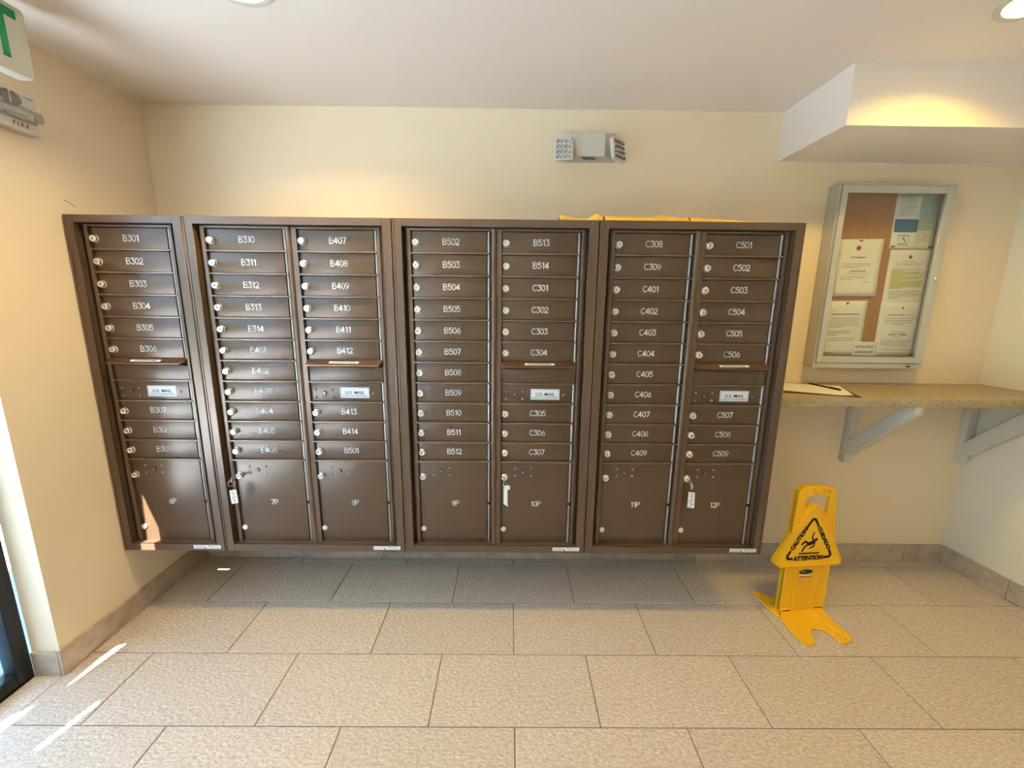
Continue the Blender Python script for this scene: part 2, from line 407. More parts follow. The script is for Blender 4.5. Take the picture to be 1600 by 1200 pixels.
ROD, ROD2, ROD3 = rod_mesh(DH), rod_mesh(PH*.49), rod_mesh(PH*.47)
PL = text_mesh('U.S. MAIL', .0195, .0003, xs=1.05); PL2 = text_mesh('APPROVED BY THE POSTMASTER GENERAL', .0056, .00008)
OG = text_mesh('OUTGOING MAIL', .0108, .00022, xs=1.12)
for q in (PL, PL2, OG): q.transform(TOY)
OGB = OG
def column(cab, d0, names, side, parcel, shelf=False, cyan=False):
    """d0: left edge x of the doors"""
    xc = d0+DW/2; YD = .006
    def rod(me, z, n): link('hinge_rod', me, None, cab, (d0+DW+.0085, YD+.004, z))
    rows = [r for r in range(11) if not (shelf and r in (6, 7))]
    for r, nm in zip(rows, names):
        zc = ZT-r*PZ-DH/2
        d = link('mailbox_door', DOOR, None, cab, (xc, YD, zc))
        link('number_lettering', number_mesh(nm), None, d, (.157-DW/2, -.0002, .001), rel=True)
        link('lock', LOCK, None, d, (.0125-DW/2+.002, 0, -.003), rel=True)
        rod(ROD, zc, r)
    if shelf:
        zc = ZT-7*PZ-DH/2
        d = link('master_door', DOOR, None, cab, (xc, YD, zc))
        for dx in (.018, .090):
            for dz in (.0155, -.0175): link('bolt', BOLT, None, d, (dx-DW/2, 0, dz-.006), rel=True)
        link('keyhole', KEYH, None, d, (.056-DW/2, 0, -.005), rel=True)
        link('bolt', BOLT, None, d, (.266-DW/2, 0, -.005), rel=True)
        p = link('mail_plate', boxes('mail_plate', [(-.0625, .0625, -.0015, 0, -.0235, .0235)], M['plate'], .0006, 1), None, d, (.187-DW/2, 0, -.003), rel=True)
        bm = bmesh.new()
        for w_, h_, t_ in ((.119, .041, .0008),):
            for b in ((-w_/2, w_/2, h_/2-t_, h_/2), (-w_/2, w_/2, -h_/2, -h_/2+t_), (-w_/2, -w_/2+t_, -h_/2, h_/2), (w_/2-t_, w_/2, -h_/2, h_/2)): bm_box(bm, b[0], b[1], -.0018, -.0015, b[2], b[3])
        bm.from_mesh(PL); me = bm_mesh(bm, 'print', [M['black']])
        bm = bmesh.new(); bm.from_mesh(me); vs = [q for q in bm.verts]
        a = bmesh.new(); a.from_mesh(PL2); bmesh.ops.translate(a, vec=(0, 0, -.0135), verts=a.verts); t = bpy.data.meshes.new('t'); a.to_mesh(t); a.free(); bm.from_mesh(t)
        for q in bm.verts:
            if q.co.y > -.0014: q.co.y = min(q.co.y-.0016, -.00155)
        m2 = bm_mesh(bm, 'plate_print', [M['black']])
        link('plate_print', m2, None, d, (.187-DW/2, -.0002, -.003), rel=True)
        rod(ROD, zc, 7)
        # blank panel with outgoing slot and its lip
        z6 = ZT-6*PZ
        b = box('slot_panel', (d0-.001, d0+DW+.012, YD-.003, YD+.016, z6-.0875, z6-.020), M['mail'], cab, .001)
        box('slot_opening', (d0+.015, d0+DW-.01, YD-.004, YD+.02, z6-.0215, z6-.010), M['dark'], b)
        bm = bmesh.new()
        pr = [(YD, z6+.0095), (-.004, z6+.0095), (-.034, z6-.006), (-.034, z6-.0125), (-.031, z6-.0125), (YD, z6-.010)]
        A = [bm.verts.new((-.162+(.010 if i in (2, 3, 4) else 0), y, z-z6)) for i, (y, z) in enumerate(pr)]
        B = [bm.verts.new((.162-(.010 if i in (2, 3, 4) else 0), y, z-z6)) for i, (y, z) in enumerate(pr)]
        bm.faces.new(A); bm.faces.new(B[::-1])
        for i in range(len(pr)): bm.faces.new((A[i], B[i], B[(i+1) % 6], A[(i+1) % 6]))
        bmesh.ops.recalc_face_normals(bm, faces=bm.faces)
        s = link('mail_slot_lip', bm_mesh(bm, 'mail_slot_lip', [M['shelf']], None, .0008, 1), None, cab, (xc+.006, 0, z6))
        bm = bmesh.new(); bm_box(bm, -.062, .062, -.0006, 0, -.0065, .0065)
        for f_ in bm.faces: f_.material_index = 0
        a = bmesh.new(); a.from_mesh(OG); bmesh.ops.translate(a, vec=(0, -.0007, 0), verts=a.verts); t = bpy.data.meshes.new('t'); a.to_mesh(t); a.free()
        nf = len(bm.faces); bm.from_mesh(t); bm.faces.ensure_lookup_table()
        for f_ in bm.faces[nf:]: f_.material_index = 1
        me = bm_mesh(bm, 'outgoing_mail_label', [M['plate'], M['black']])
        link('outgoing_mail_label', me, None, s, (.002, -.0190-.0004, .0022), rel=True, rot=(-math.radians(62.7), 0, 0))
    # parcel locker
    zt = ZT-11*PZ; zc = zt-PH/2+.0015
    d = link('parcel_door', PDOOR, None, cab, (xc, YD, zc))
    link('number_lettering', number_mesh(parcel), None, d, (.157-DW/2, -.0002, .568-zc), rel=True)
    link('lock', LOCK, None, d, (.014-DW/2, 0, .697-zc), rel=True)
    link('lock_cap', CAP, None, d, (.0095-DW/2+.001, 0, .443-zc), rel=True)
    link('keyhole', KEYH, None, d, (.097-DW/2, 0, .722-zc), rel=True)
    for dx in (.062, .134):
        for dz in (.0165, -.0165): link('bolt', BOLT, None, d, (dx-DW/2, 0, .722-zc+dz), rel=True)
    rod(ROD2, zc+PH*.255, 0); rod(ROD3, zc-PH*.262, 1)
def cabinet(b0, width, cols, label, sticker=True):
    x0, x1 = b0+.0018, b0+width-.0018
    cab = empty('mailbox_cabinet', ((x0+x1)/2, YB, ZB), label=label, cat='mailbox unit', group='bronze wall mailbox units')
    i0, i1 = x0+.037, x1-.037
    zi1, zi0 = 1.758, .374
    # carcass: back, sides, top, bottom
    link('housing', boxes('housing', [(x0, x0+.004, YF+.004, YB, ZB, ZTOP), (x1-.004, x1, YF+.004, YB, ZB, ZTOP), (x0, x1, YF+.004, YB, ZTOP-.004, ZTOP), (x0, x1, YF+.004, YB, ZB, ZB+.004), (x0+.004, x1-.004, .045, YB-.001, ZB+.004, ZTOP-.004)], M['mailf']), None, cab, (0, 0, 0))
    # collar: outer trim, mitred flat strips with a shallow step, and the inner return
    L = [(x0, i0, YF, YF+.004, ZB, ZTOP), (i1, x1, YF, YF+.004, ZB, ZTOP), (i0, i1, YF, YF+.004, zi1, ZTOP), (i0, i1, YF, YF+.004, ZB, zi0),
         (i0-.003, i0, YF, .05, zi0, zi1), (i1, i1+.003, YF, .05, zi0, zi1), (i0, i1, YF, .05, zi1, zi1+.003), (i0, i1, YF, .05, zi0-.003, zi0)]
    col = link('collar', boxes('collar', L, M['mailf'], .0009, 1), None, cab, (0, 0, 0))
    # raised rims of the collar
    for b in ((x0+.0005, x0+.007, YF-.0025, YF, ZB, ZTOP-.001), (x1-.007, x1-.0005, YF-.0025, YF, ZB, ZTOP-.001)): box('rim_strip', b, M['mailf'], cab, .0009)
    # inner door frame
    fz0, fz1 = .360, 1.7555
    n = len(cols)
    L = []
    dl = b0+.0725; dr = dl+(n-1)*.3655+DW+.0155
    L += [(dl-.0175, dl-.0035, -.004, .03, fz0, fz1), (dr+.001, dr+.013, -.004, .03, fz0, fz1), (dl-.0035, dr+.001, -.004, .03, ZT+.002, fz1), (dl-.0035, dr+.001, -.004, .03, fz0, .3705),
          (dl-.0225, dl-.0195, -.001, .03, fz0, fz1), (dr+.0165, dr+.0195, -.001, .03, fz0, fz1)]
    link('door_frame', boxes('door_frame', [b for b in L], M['mailf'], .0012, 2), None, cab, (0, 0, 0))
    if n == 2:
        bm = bmesh.new(); mx0, mx1 = dl+DW+.0195, dl+.3655-.0035
        pr = [(mx0, .03), (mx0, -.004)]+[(mx0+.010+.010*math.cos(a), -.006-.006*math.sin(a)) for a in [PI-PI*k/8 for k in range(9)]]+[(mx0+.021, -.004), (mx1, -.004), (mx1, .03)]
        A = [bm.verts.new((x, y, .352)) for x, y in pr]; B = [bm.verts.new((x, y, fz1-.001)) for x, y in pr]
        bm.faces.new(A); bm.faces.new(B[::-1])
        for i in range(len(pr)): bm.faces.new((A[i], B[i], B[(i+1) % len(pr)], A[(i+1) % len(pr)]))
        bmesh.ops.recalc_face_normals(bm, faces=bm.faces)
        link('mullion', bm_mesh(bm, 'mullion', [M['mailf']], 35), None, cab, (0, 0, 0))
    for ci, (names, parcel, shelf) in enumerate(cols):
        d0 = dl+ci*.3655
        for r in range(11):
            zt = ZT-r*PZ-DH-.0010
            if shelf and r == 5: continue
            x_1 = d0+DW+(.0165 if ci == n-1 else .020)
            box('crossbar', (d0-.0035, x_1, -.005, .02, zt-.0058, zt), M['bar'], cab, .001)
        column(cab, d0, names, ci, parcel, shelf)
    if sticker:
        s = box('maker_sticker', (x1-.143, x1-.021, YF-.0008, YF, .349, .366), M['plate'], cab)
        bm = bmesh.new(); random.seed(3)
        for zz in (.3615, .3545):
            x = x1-.138
            while x < x1-.03:
                w_ = random.uniform(.003, .009)
                if abs(x-(x1-.083)) > .008: bm_box(bm, x, x+w_, YF-.0010, YF-.0008, zz-.0013, zz+.0013)
                x += w_+.002
        link('sticker_print', bm_mesh(bm, 'sticker_print', [M['ink']]), None, s, (0, 0, 0))
        bm = bmesh.new(); ribbon(bm, [(x1-.092, .353), (x1-.089, .356), (x1-.087, .352)], .004, th=0); ribbon(bm, [(x1-.078, .361), (x1-.073, .363), (x1-.070, .360)], .003, th=0)
        me = bm_mesh(bm, 'sticker_mark', [M['black']]); me.transform(TOY)
        link('sticker_mark', me, None, s, (0, YF-.0011, 0))
    return cab
Bs = [-.8174, -.3562, .4645, 1.2850, 2.1020]
def rng(p, a, b): return [p+str(k) for k in range(a, b+1)]
cabinet(Bs[0], Bs[1]-Bs[0], [(rng('B', 301, 309), '6P', True)], 'narrow single-column bronze mailbox unit against the left wall, doors B301 to B309')
cabinet(Bs[1], Bs[2]-Bs[1], [(rng('B', 310, 314)+rng('B', 401, 406), '7P', False), (rng('B', 407, 414)+['B501'], '8P', True)], 'two-column bronze mailbox unit with doors B310 to B501, beside the narrow unit')
cabinet(Bs[2], Bs[3]-Bs[2], [(rng('B', 502, 512), '9P', False), (['B513', 'B514']+rng('C', 301, 307), '10P', True)], 'two-column bronze mailbox unit in the middle with doors B502 to C307')
cabinet(Bs[3], Bs[4]-Bs[3], [(['C308', 'C309']+rng('C', 401, 409), '11P', False), (rng('C', 501, 509), '12P', True)], 'two-column bronze mailbox unit at the right end with doors C308 to C509')

# ------------------------------------------------------------ keys hanging in the parcel locks
def key_set(lx, lz, rx, rz, tagb, m, label, tilt=0, extra=False, printing=True):
    k = empty('key_with_tag', (lx, -.012, lz), label=label, cat='key', group='tagged keys left in the parcel locks')
    bm = bmesh.new(); bm_box(bm, -.001, .001, -.020, 0, -.004, .004); bm_box(bm, -.0012, .0012, -.042, -.020, -.010, .010)
    link('key', bm_mesh(bm, 'key', [M['chrome']], None, .0006, 1), None, k, (lx, -.012, lz))
    bm = bmesh.new(); R_, r_ = .0135, .0011; N = 24
    rg = [[bm.verts.new(((R_+r_*math.cos(b))*math.cos(a), r_*math.sin(b), (R_+r_*math.cos(b))*math.sin(a))) for b in [2*PI*j/6 for j in range(6)]] for a in [2*PI*i/N for i in range(N)]]
    for i in range(N):
        for j in range(6): bm.faces.new((rg[i][j], rg[(i+1) % N][j], rg[(i+1) % N][(j+1) % 6], rg[i][(j+1) % 6]))
    bmesh.ops.recalc_face_normals(bm, faces=bm.faces)
    link('key_ring', bm_mesh(bm, 'key_ring', [M['chrome']], 60), None, k, (rx, -.045, rz), rot=(0, 0, .9))
    pts = tagb
    me = curve_mesh([round_poly([(a-rx, b-rz) for a, b in pts], .002)], .0022, .0004); me.transform(TOY)
    t = link('key_tag', me, m, k, (rx, -.045, rz), rot=(0, tilt, 0))
    if printing:
        bm = bmesh.new(); xs = [p[0]-rx for p in pts]; zs = [p[1]-rz for p in pts]; x0, x1, z0, z1 = min(xs), max(xs), min(zs), max(zs)
        for j in range(7):
            zz = z0+.010+(z1-z0-.02)*j/6
            bm_box(bm, x0+.009+.003*math.sin(j*2), x1-.009-.003*math.cos(j*3), -.0014, -.0011, zz-.0018, zz+.0018)
        link('tag_print', bm_mesh(bm, 'tag_print', [M['ink']]), None, t, (0, 0, 0), rel=True)
    return k
key_set(-.270, .697, -.276, .680, [(-.289, .646), (-.259, .650), (-.256, .588), (-.286, .582)], M['tagclear'], 'key with a clear tag in the 7P parcel lock')
k = key_set(.9140, .697, .9200, .682, [(.914, .668), (.931, .668), (.931, .590), (.936, .578), (.914, .592)], M['plate'], 'key with a long pointed white tag in the 10P parcel lock', printing=False)
link('small_tag', (lambda m_: (m_.transform(TOY), m_)[1])(curve_mesh([[(0, 0), (.026, 0), (.026, .019), (0, .019)]], .0015)), M['plate'], k, (.915, -.0425, .659))
key_set(1.7345, .697, 1.743, .680, [(1.730, .656), (1.758, .652), (1.761, .578), (1.730, .583)], M['plate'], 'key with a rectangular white tag in the 12P parcel lock')

# ------------------------------------------------------------ yellow envelopes lying on top of the mailboxes
def sheet(name, x0, x1, y0, y1, z, hf, label, m, nx=60, ny=14, th=.0012):
    bm = bmesh.new(); g = []
    for i in range(nx+1):
        row = []
        for j in range(ny+1):
            u, w_ = i/nx, j/ny; x = x0+(x1-x0)*u; y = y0+(y1-y0)*w_
            row.append(bm.verts.new((x, y, z+hf(u, w_))))
        g.append(row)
    for i in range(nx):
        for j in range(ny): bm.faces.new((g[i][j], g[i+1][j], g[i+1][j+1], g[i][j+1]))
    o = link(name, bm_mesh(bm, name, [m], 50), label=label, cat='envelope', group='yellow envelopes on top of the mailboxes')
    s = o.modifiers.new('thickness', 'SOLIDIFY'); s.thickness = th; s.offset = 1
    return o
sm = lambda a, b, t: (lambda k: k*k*(3-2*k))(min(1, max(0, (t-a)/(b-a))))
bump = lambda c, w_, t: max(0, 1-abs(t-c)/w_)
e1 = sheet('envelope', 1.128, 1.300, -.018, .22, ZTOP+.001, lambda u, v: 0 if v == 0 else (.010+.018*bump(.86, .2, u)+.012*bump(.08, .25, u))*(.6+.4*math.cos(3*v)), 'crumpled yellow-orange envelope at the left end of the pair on top of the mailboxes', M['env'])
bm = bmesh.new()
lower = [(1.128, .004), (1.16, .001), (1.2, .001), (1.235, .004), (1.27, .008), (1.30, .002)]; 
prev = None
for i in range(25):
    t = i/24; x = 1.126+t*.150; a = bm.verts.new((x, -.016, ZTOP+.001+.004*math.sin(t*9)**2)); b = bm.verts.new((x+.004, .05, ZTOP+.013-.006*t)); c = bm.verts.new((x, -.010, ZTOP+.001+.014*(1-t)))
    if prev: bm.faces.new((prev[0], a, b, prev[1]))
    prev = (a, b)
bmesh.ops.delete(bm, geom=[q for q in bm.verts if not q.link_faces], context='VERTS')
fo = link('folded_flap', bm_mesh(bm, 'folded_flap', [M['env']], 60), None, e1, (0, 0, .0)); s = fo.modifiers.new('thickness', 'SOLIDIFY'); s.thickness = .001
sheet('envelope', 1.306, 1.640, -.019, .24, ZTOP+.001, lambda u, v: 0 if v == 0 else (.020-.004*u+.001*math.sin(9*u)+.012*bump(.68, .09, u))*(.85+.15*math.cos(5*v)), 'flat yellow-orange envelope with a bump in the middle of the top of the mailboxes', M['env'])
sheet('envelope', 1.645, 1.965, -.017, .22, ZTOP+.0005, lambda u, v: 0 if v == 0 else (.017*(1-u)+.002)*(.85+.15*math.cos(5*v)), 'yellow-orange envelope tapering to the right, the rightmost on the mailboxes', M['env'])

# ------------------------------------------------------------ counter with brackets, papers on it
ZK = 1.063
box('wall_counter', (2.112, xr(.25)-.001, .05, YB-.0005, ZK-.038, ZK), M['counter'], None, .004, label='speckled tan laminate counter fixed to the back wall right of the mailboxes', cat='counter')
def bracket(x0, label):
    w_ = .045; b = empty('counter_bracket', (x0+w_/2, YB, .62), label=label, cat='bracket', group='white timber brackets under the counter')
    box('upright', (x0, x0+w_, .404, YB-.0005, .622, ZK-.0385), M['bracket'], b, .002)
    box('arm', (x0, x0+w_, .10, .404, ZK-.0785, ZK-.0385), M['bracket'], b, .002) if False else None
    bm = bmesh.new()
    pr = [(.404, .735), (.404, .665), (.37, .665), (.10, .965), (.10, ZK-.0385), (.165, ZK-.0385)]
    pr = [(.404, .745), (.404, .672), (.385, .672), (.075, .985), (.075, ZK-.0385), (.135, ZK-.0385)]
    A = [bm.verts.new((x0+.002, y, z)) for y, z in pr]; B = [bm.verts.new((x0+w_-.002, y, z)) for y, z in pr]
    bm.faces.new(A); bm.faces.new(B[::-1])
    for i in range(6): bm.faces.new((A[i], B[i], B[(i+1) % 6], A[(i+1) % 6]))
    bmesh.ops.recalc_face_normals(bm, faces=bm.faces)
    link('diagonal_brace', bm_mesh(bm, 'diagonal_brace', [M['bracket']], 40, .0015, 1), None, b, (0, 0, 0))
bracket(2.782, 'white painted timber bracket under the middle of the counter')
bracket(3.424, 'white painted timber bracket under the counter at the right wall')
# clipboard, sheet and pen
me = curve_mesh([[(2.238, .168), (2.526, .074), (2.53, .09), (2.575, .20), (2.618, .30), (2.35, .36)]], .003); 
link('clipboard', me, M['clip'], None, (0, 0, ZK+.0018), label='thin dark folder under the white sheet on the counter', cat='folder')
def wavy(pts, z, name, m, **k):
    me = curve_mesh([pts], .0006); return link(name, me, m, None, (0, 0, z), **k)
ps = wavy([(2.255, .205), (2.459, .099), (2.513, .102), (2.57, .21), (2.623, .328), (2.50, .35), (2.39, .403), (2.30, .403)], ZK+.0040, 'paper_sheet', M['paper'], label='white paper sheet with faint writing lying on the counter by the mailboxes', cat='paper')
bm = bmesh.new(); random.seed(5)
for j in range(7):
    a = Vector((2.275+j*.012, .235+j*.026)); d = Vector((.20, -.10)).normalized()
    x = .02
    while x < .15: w_ = random.uniform(.006, .018); ribbon(bm, [tuple(a+d*x), tuple(a+d*(x+w_))], .0022, cap=False, th=0); x += w_+.006
link('handwriting', bm_mesh(bm, 'handwriting', [M['ink']]), None, ps, (0, 0, ZK+.0046))
bm = bmesh.new(); lathe(bm, [(.0008, -.092), (.004, -.080), (.0042, .07), (.0036, .088)], 'X', 12); bm_box(bm, .03, .08, -.0008, .0008, .0040, .0058)
link('pen', bm_mesh(bm, 'pen', [M['black']], 40), None, None, (2.515, .286, ZK+.0088), rot=(0, 0, math.atan2(-.169, .03)), label='black pen lying across the sheet of paper', cat='pen')

# ------------------------------------------------------------ notice board cabinet
nb = empty('notice_board', (2.79, YB, 1.155), label='shallow aluminium notice board cabinet with a glass door on the back wall', cat='notice board')
bx0, bx1, bz0, bz1, YN = 2.506, 3.074, 1.154, 2.046, .374
L = [(bx0, bx0+.006, YN, YB, bz0, bz1), (bx1-.006, bx1, YN, YB, bz0, bz1), (bx0+.006, bx1-.006, YN, YB, bz1-.006, bz1), (bx0+.006, bx1-.006, YN, YB, bz0, bz0+.006),
     (bx0, bx0+.010, YN-.002, YN, bz0, bz1), (bx1-.018, bx1, YN-.002, YN, bz0, bz1), (bx0+.01, bx1-.018, YN-.002, YN, bz1-.008, bz1), (bx0+.01, bx1-.018, YN-.002, YN, bz0, bz0+.025)]
link('case', boxes('case', L, M['alu'], .001, 1), None, nb, (0, 0, 0))
box('cork_panel', (bx0+.006, bx1-.006, .430, YB-.001, bz0+.006, bz1-.006), M['cork'], nb)
dx0, dx1, dz0, dz1 = 2.5175, 3.0545, 1.181, 2.0365; gx0, gx1, gz0, gz1 = 2.548, 3.024, 1.214, 2.003
link('door_gap', boxes('door_gap', [(dx0-.0016, dx0, YN-.0032, YN-.001, dz0-.0016, dz1+.0016), (dx1, dx1+.0016, YN-.0032, YN-.001, dz0-.0016, dz1+.0016), (dx0, dx1, YN-.0032, YN-.001, dz1, dz1+.0016), (dx0, dx1, YN-.0032, YN-.001, dz0-.0016, dz0)], M['dark']), None, nb, (0, 0, 0))
dr = link('glass_door', boxes('glass_door', [(dx0, gx0, YN-.007, YN+.008, dz0, dz1), (gx1, dx1, YN-.007, YN+.008, dz0, dz1), (gx0, gx1, YN-.007, YN+.008, gz1, dz1), (gx0, gx1, YN-.007, YN+.008, dz0, gz0)], M['alu'], .0012, 1), None, nb, (0, 0, 0))
box('glass_pane', (gx0, gx1, YN-.001, YN+.002, gz0, gz1), M['glass'], dr)
bm = bmesh.new(); lathe(bm, [(.009, 0), (.009, .007), (.007, .009)], n=20); bm_box(bm, -.001, .001, -.0098, -.008, -.004, .004)
link('door_lock', bm_mesh(bm, 'door_lock', [M['chrome']], 40), None, dr, (3.044, YN-.007, 1.605))
bm = bmesh.new()
for k_ in range(56):
    z_ = 1.185+k_*.0152; lathe(bm, [(.0026, z_), (.0026, z_+.0125)], 'Z', 8)
link('piano_hinge', bm_mesh(bm, 'piano_hinge', [M['alu']], 40), None, nb, (2.513, YN-.004, 0))
bm = bmesh.new(); bm_box(bm, -.011, .011, -.004, 0, -.004, .004); link('latch', bm_mesh(bm, 'latch', [M['inkdark']], None, .001, 1), None, nb, (3.002, YN-.002, 1.165))

def notice(name, quad, y, label, rows, dot=None, cat='notice', heads=(), curl=0, extra=None, seed=1):
    """quad TL TR BR BL; rows: (v0, v1, n, u0, u1, darkness); coordinates u,v in 0..1 from top left"""
    TLq, TRq, BRq, BLq = [Vector((a, 0, b)) for a, b in quad]
    c = (TLq+TRq+BRq+BLq)/4
    def P(u, v): return (TLq*(1-u)+TRq*u)*(1-v)+(BLq*(1-u)+BRq*u)*v-c
    bm = bmesh.new(); nx, ny = 8, 10; g = []
    bulge = lambda u, v: -curl*(4*(v-.5)**2)*abs(math.sin(v*PI*.9+.3))-.6*curl*u*u*v
    for j in range(ny+1):
        g.append([bm.verts.new(P(i/nx, j/ny)+Vector((0, bulge(i/nx, j/ny), 0))) for i in range(nx+1)])
    for j in range(ny):
        for i in range(nx): bm.faces.new((g[j][i], g[j+1][i], g[j+1][i+1], g[j][i+1]))
    p = link(name, bm_mesh(bm, name, [M['paper']], 180), None, None, (c.x, y, c.z), label=label, cat=cat)
    s_ = p.modifiers.new('thickness', 'SOLIDIFY'); s_.thickness = .0004; s_.offset = -1
    rnd = random.Random(seed)
    bm = bmesh.new()
    def bar(u0, u1, v, hh, mi):
        q = []
        for (uu, vv) in ((u0, v-hh), (u1, v-hh), (u1, v+hh), (u0, v+hh)):
            w_ = P(uu, vv); q.append(bm.verts.new((w_.x, bulge(uu, vv)-.0009, w_.z)))
        bm.faces.new(q[::-1]).material_index = mi
    for (v0, v1, n, u0, u1, dk) in rows:
        for k_ in range(n):
            v = v0 if n == 1 else v0+(v1-v0)*k_/(n-1)
            ue = u1-(rnd.uniform(0, .12) if n > 1 else 0); u = u0
            if k_ == n-1 and n > 2: ue = u0+(u1-u0)*.4
            while u < ue:
                w_ = rnd.uniform(.02, .08); bar(u, min(u+w_, ue), v, .0045 if dk < 2 else .008, 0 if dk == 0 else 1); u += w_+.013
    if len(bm.faces): link('print', bm_mesh(bm, 'print', [M['ink'], M['inkdark']]), None, p, (0, 0, 0), rel=True)
    else: bm.free()
    if dot:
        bm = bmesh.new(); lathe(bm, [(dot[2], 0), (dot[2], .0006)], n=20); w_ = P(dot[0], dot[1])
        link('red_emblem', bm_mesh(bm, 'red_emblem', [M['red']]), None, p, (w_.x, bulge(dot[0], dot[1])-.0006, w_.z), rel=True)
    for (txt, u, v, size, xs) in heads:
        me = text_mesh(txt, size, .0003, .0001, xs); me.transform(TOY); w_ = P(u, v)
        link('heading', me, M['inkdark'], p, (w_.x, bulge(u, v)-.0010, w_.z), rel=True)
    if extra:
        for (nm, u0, u1, v0, v1, m_, rr) in extra:
            a, b, d_, e_ = P(u0, v0), P(u1, v0), P(u1, v1), P(u0, v1)
            me = curve_mesh([round_poly([(q.x, q.z) for q in (a, b, d_, e_)], rr) if rr else [(q.x, q.z) for q in (a, b, d_, e_)]], .0002); me.transform(TOY)
            link(nm, me, M[m_], p, (0, -.0006-.0004*(nm == 'symbol_field'), 0), rel=True)
    return p, P
YP = .4285
def pin(p, P, u, v):
    bm = bmesh.new(); lathe(bm, [(.0048, 0), (.0045, .002), (.0022, .004), (.0022, .009), (.0040, .012)], n=12); w_ = P(u, v)
    link('push_pin', bm_mesh(bm, 'push_pin', [M['inkdark']], 40), None, p, (w_.x, -.001, w_.z), rel=True)
q3, P3 = notice('notice_sheet', [(2.839, 2.0165), (3.056, 2.0165), (3.062, 1.757), (2.845, 1.757)], YP, 'white sheet with blue and green panels pinned at the top right of the notice board',
       [(.05, .40, 10, .10, .52, 0), (.66, .90, 8, .56, .92, 0)], extra=[('blue_panel', .04, .58, .46, .70, 'blue', .008), ('green_panel', .58, .97, .05, .66, 'green', 0), ('symbol_frame', .17, .42, .74, .94, 'green', .004), ('symbol_field', .19, .40, .78, .90, 'paper', 0)], seed=2)
bm = bmesh.new(); ribbon(bm, [(-.008, .008), (.002, .006), (.004, -.006), (.012, -.008)], .004); ribbon(bm, [(-.003, .012), (-.006, .0)], .003)
me = bm_mesh(bm, 'symbol', [M['inkdark']]); me.transform(TOY); w_ = P3(.30, .84); link('symbol', me, None, q3, (w_.x, -.0012, w_.z), rel=True)
pin(q3, P3, .06, .97); pin(q3, P3, .93, .97)
q4, P4 = notice('notice_sheet', [(2.855, 1.751), (3.068, 1.753), (3.069, 1.480), (2.857, 1.472)], YP, 'white sheet with yellow highlighted lines at the middle right of the notice board',
       [(.205, .205, 1, .33, .66, 1), (.25, .28, 2, .18, .86, 0), (.34, .68, 12, .12, .90, 0), (.74, .86, 5, .12, .90, 0)], dot=(.5, .13, .0085),
       extra=[('highlighter', .10, .36, .355, .70, 'hilite', 0), ('highlighter', .36, .92, .40, .44, 'hilite', 0), ('highlighter', .36, .86, .48, .52, 'hilite', 0), ('highlighter', .36, .90, .55, .68, 'hilite', 0)], seed=3)
q5, P5 = notice('notice_sheet', [(2.853, 1.492), (3.070, 1.494), (3.068, 1.212), (2.855, 1.212)], YP-.0015, 'white bulky items sheet at the bottom right of the notice board',
       [(.235, .235, 1, .22, .62, 2), (.235, .235, 1, .66, .84, 0), (.295, .295, 1, .15, .88, 0), (.335, .335, 1, .15, .82, 1), (.375, .375, 1, .15, .80, 0), (.41, .41, 1, .36, .66, 1), (.55, .55, 1, .36, .68, 0), (.645, .645, 1, .38, .66, 0), (.70, .70, 1, .14, .90, 0), (.735, .735, 1, .14, .86, 1), (.775, .775, 1, .12, .82, 1), (.81, .81, 1, .26, .84, 0), (.88, .88, 1, .16, .92, 0)],
       dot=(.54, .11, .0055), heads=[('BULKY ITEMS', .53, .598, .0125, 1.25)], seed=4)
pin(q5, P5, .93, .965)
q2, P2 = notice('notice_sheet', [(2.585, 1.494), (2.783, 1.498), (2.785, 1.214), (2.584, 1.211)], YP, 'white letter with several paragraphs at the bottom left of the notice board',
       [(.17, .17, 1, .10, .22, 0), (.24, .24, 1, .10, .84, 2), (.31, .48, 6, .10, .90, 0), (.55, .62, 3, .10, .68, 1), (.68, .72, 2, .12, .84, 1), (.80, .82, 2, .12, .25, 0), (.94, .94, 1, .05, .25, 1)], dot=(.48, .045, .0068), seed=5)
q1, P1 = notice('notice_sheet', [(2.590, 1.798), (2.809, 1.802), (2.809, 1.518), (2.593, 1.516)], YP-.003, 'white sheet headed ATTN RESIDENTS curling at the middle left of the notice board',
       [(.42, .45, 2, .12, .86, 0), (.485, .485, 1, .12, .55, 1), (.55, .55, 1, .32, .70, 2), (.59, .59, 1, .20, .80, 0), (.64, .70, 3, .12, .82, 0), (.74, .74, 1, .66, .80, 0)], dot=(.44, .155, .0115),
       heads=[('ATTN: RESIDENTS', .46, .315, .0095, 1.05)], curl=.008, seed=6)
pin(q1, P1, .46, .03)
q6, P6 = notice('note_card', [(2.741, 1.286), (2.866, 1.286), (2.873, 1.210), (2.743, 1.211)], YP-.0035, 'small white card about lost keys at the bottom centre of the notice board', [],
       heads=[('Lost keys please', .47, .33, .0150, .98), ('call 808 294 2207', .47, .72, .0150, .92)], seed=7)

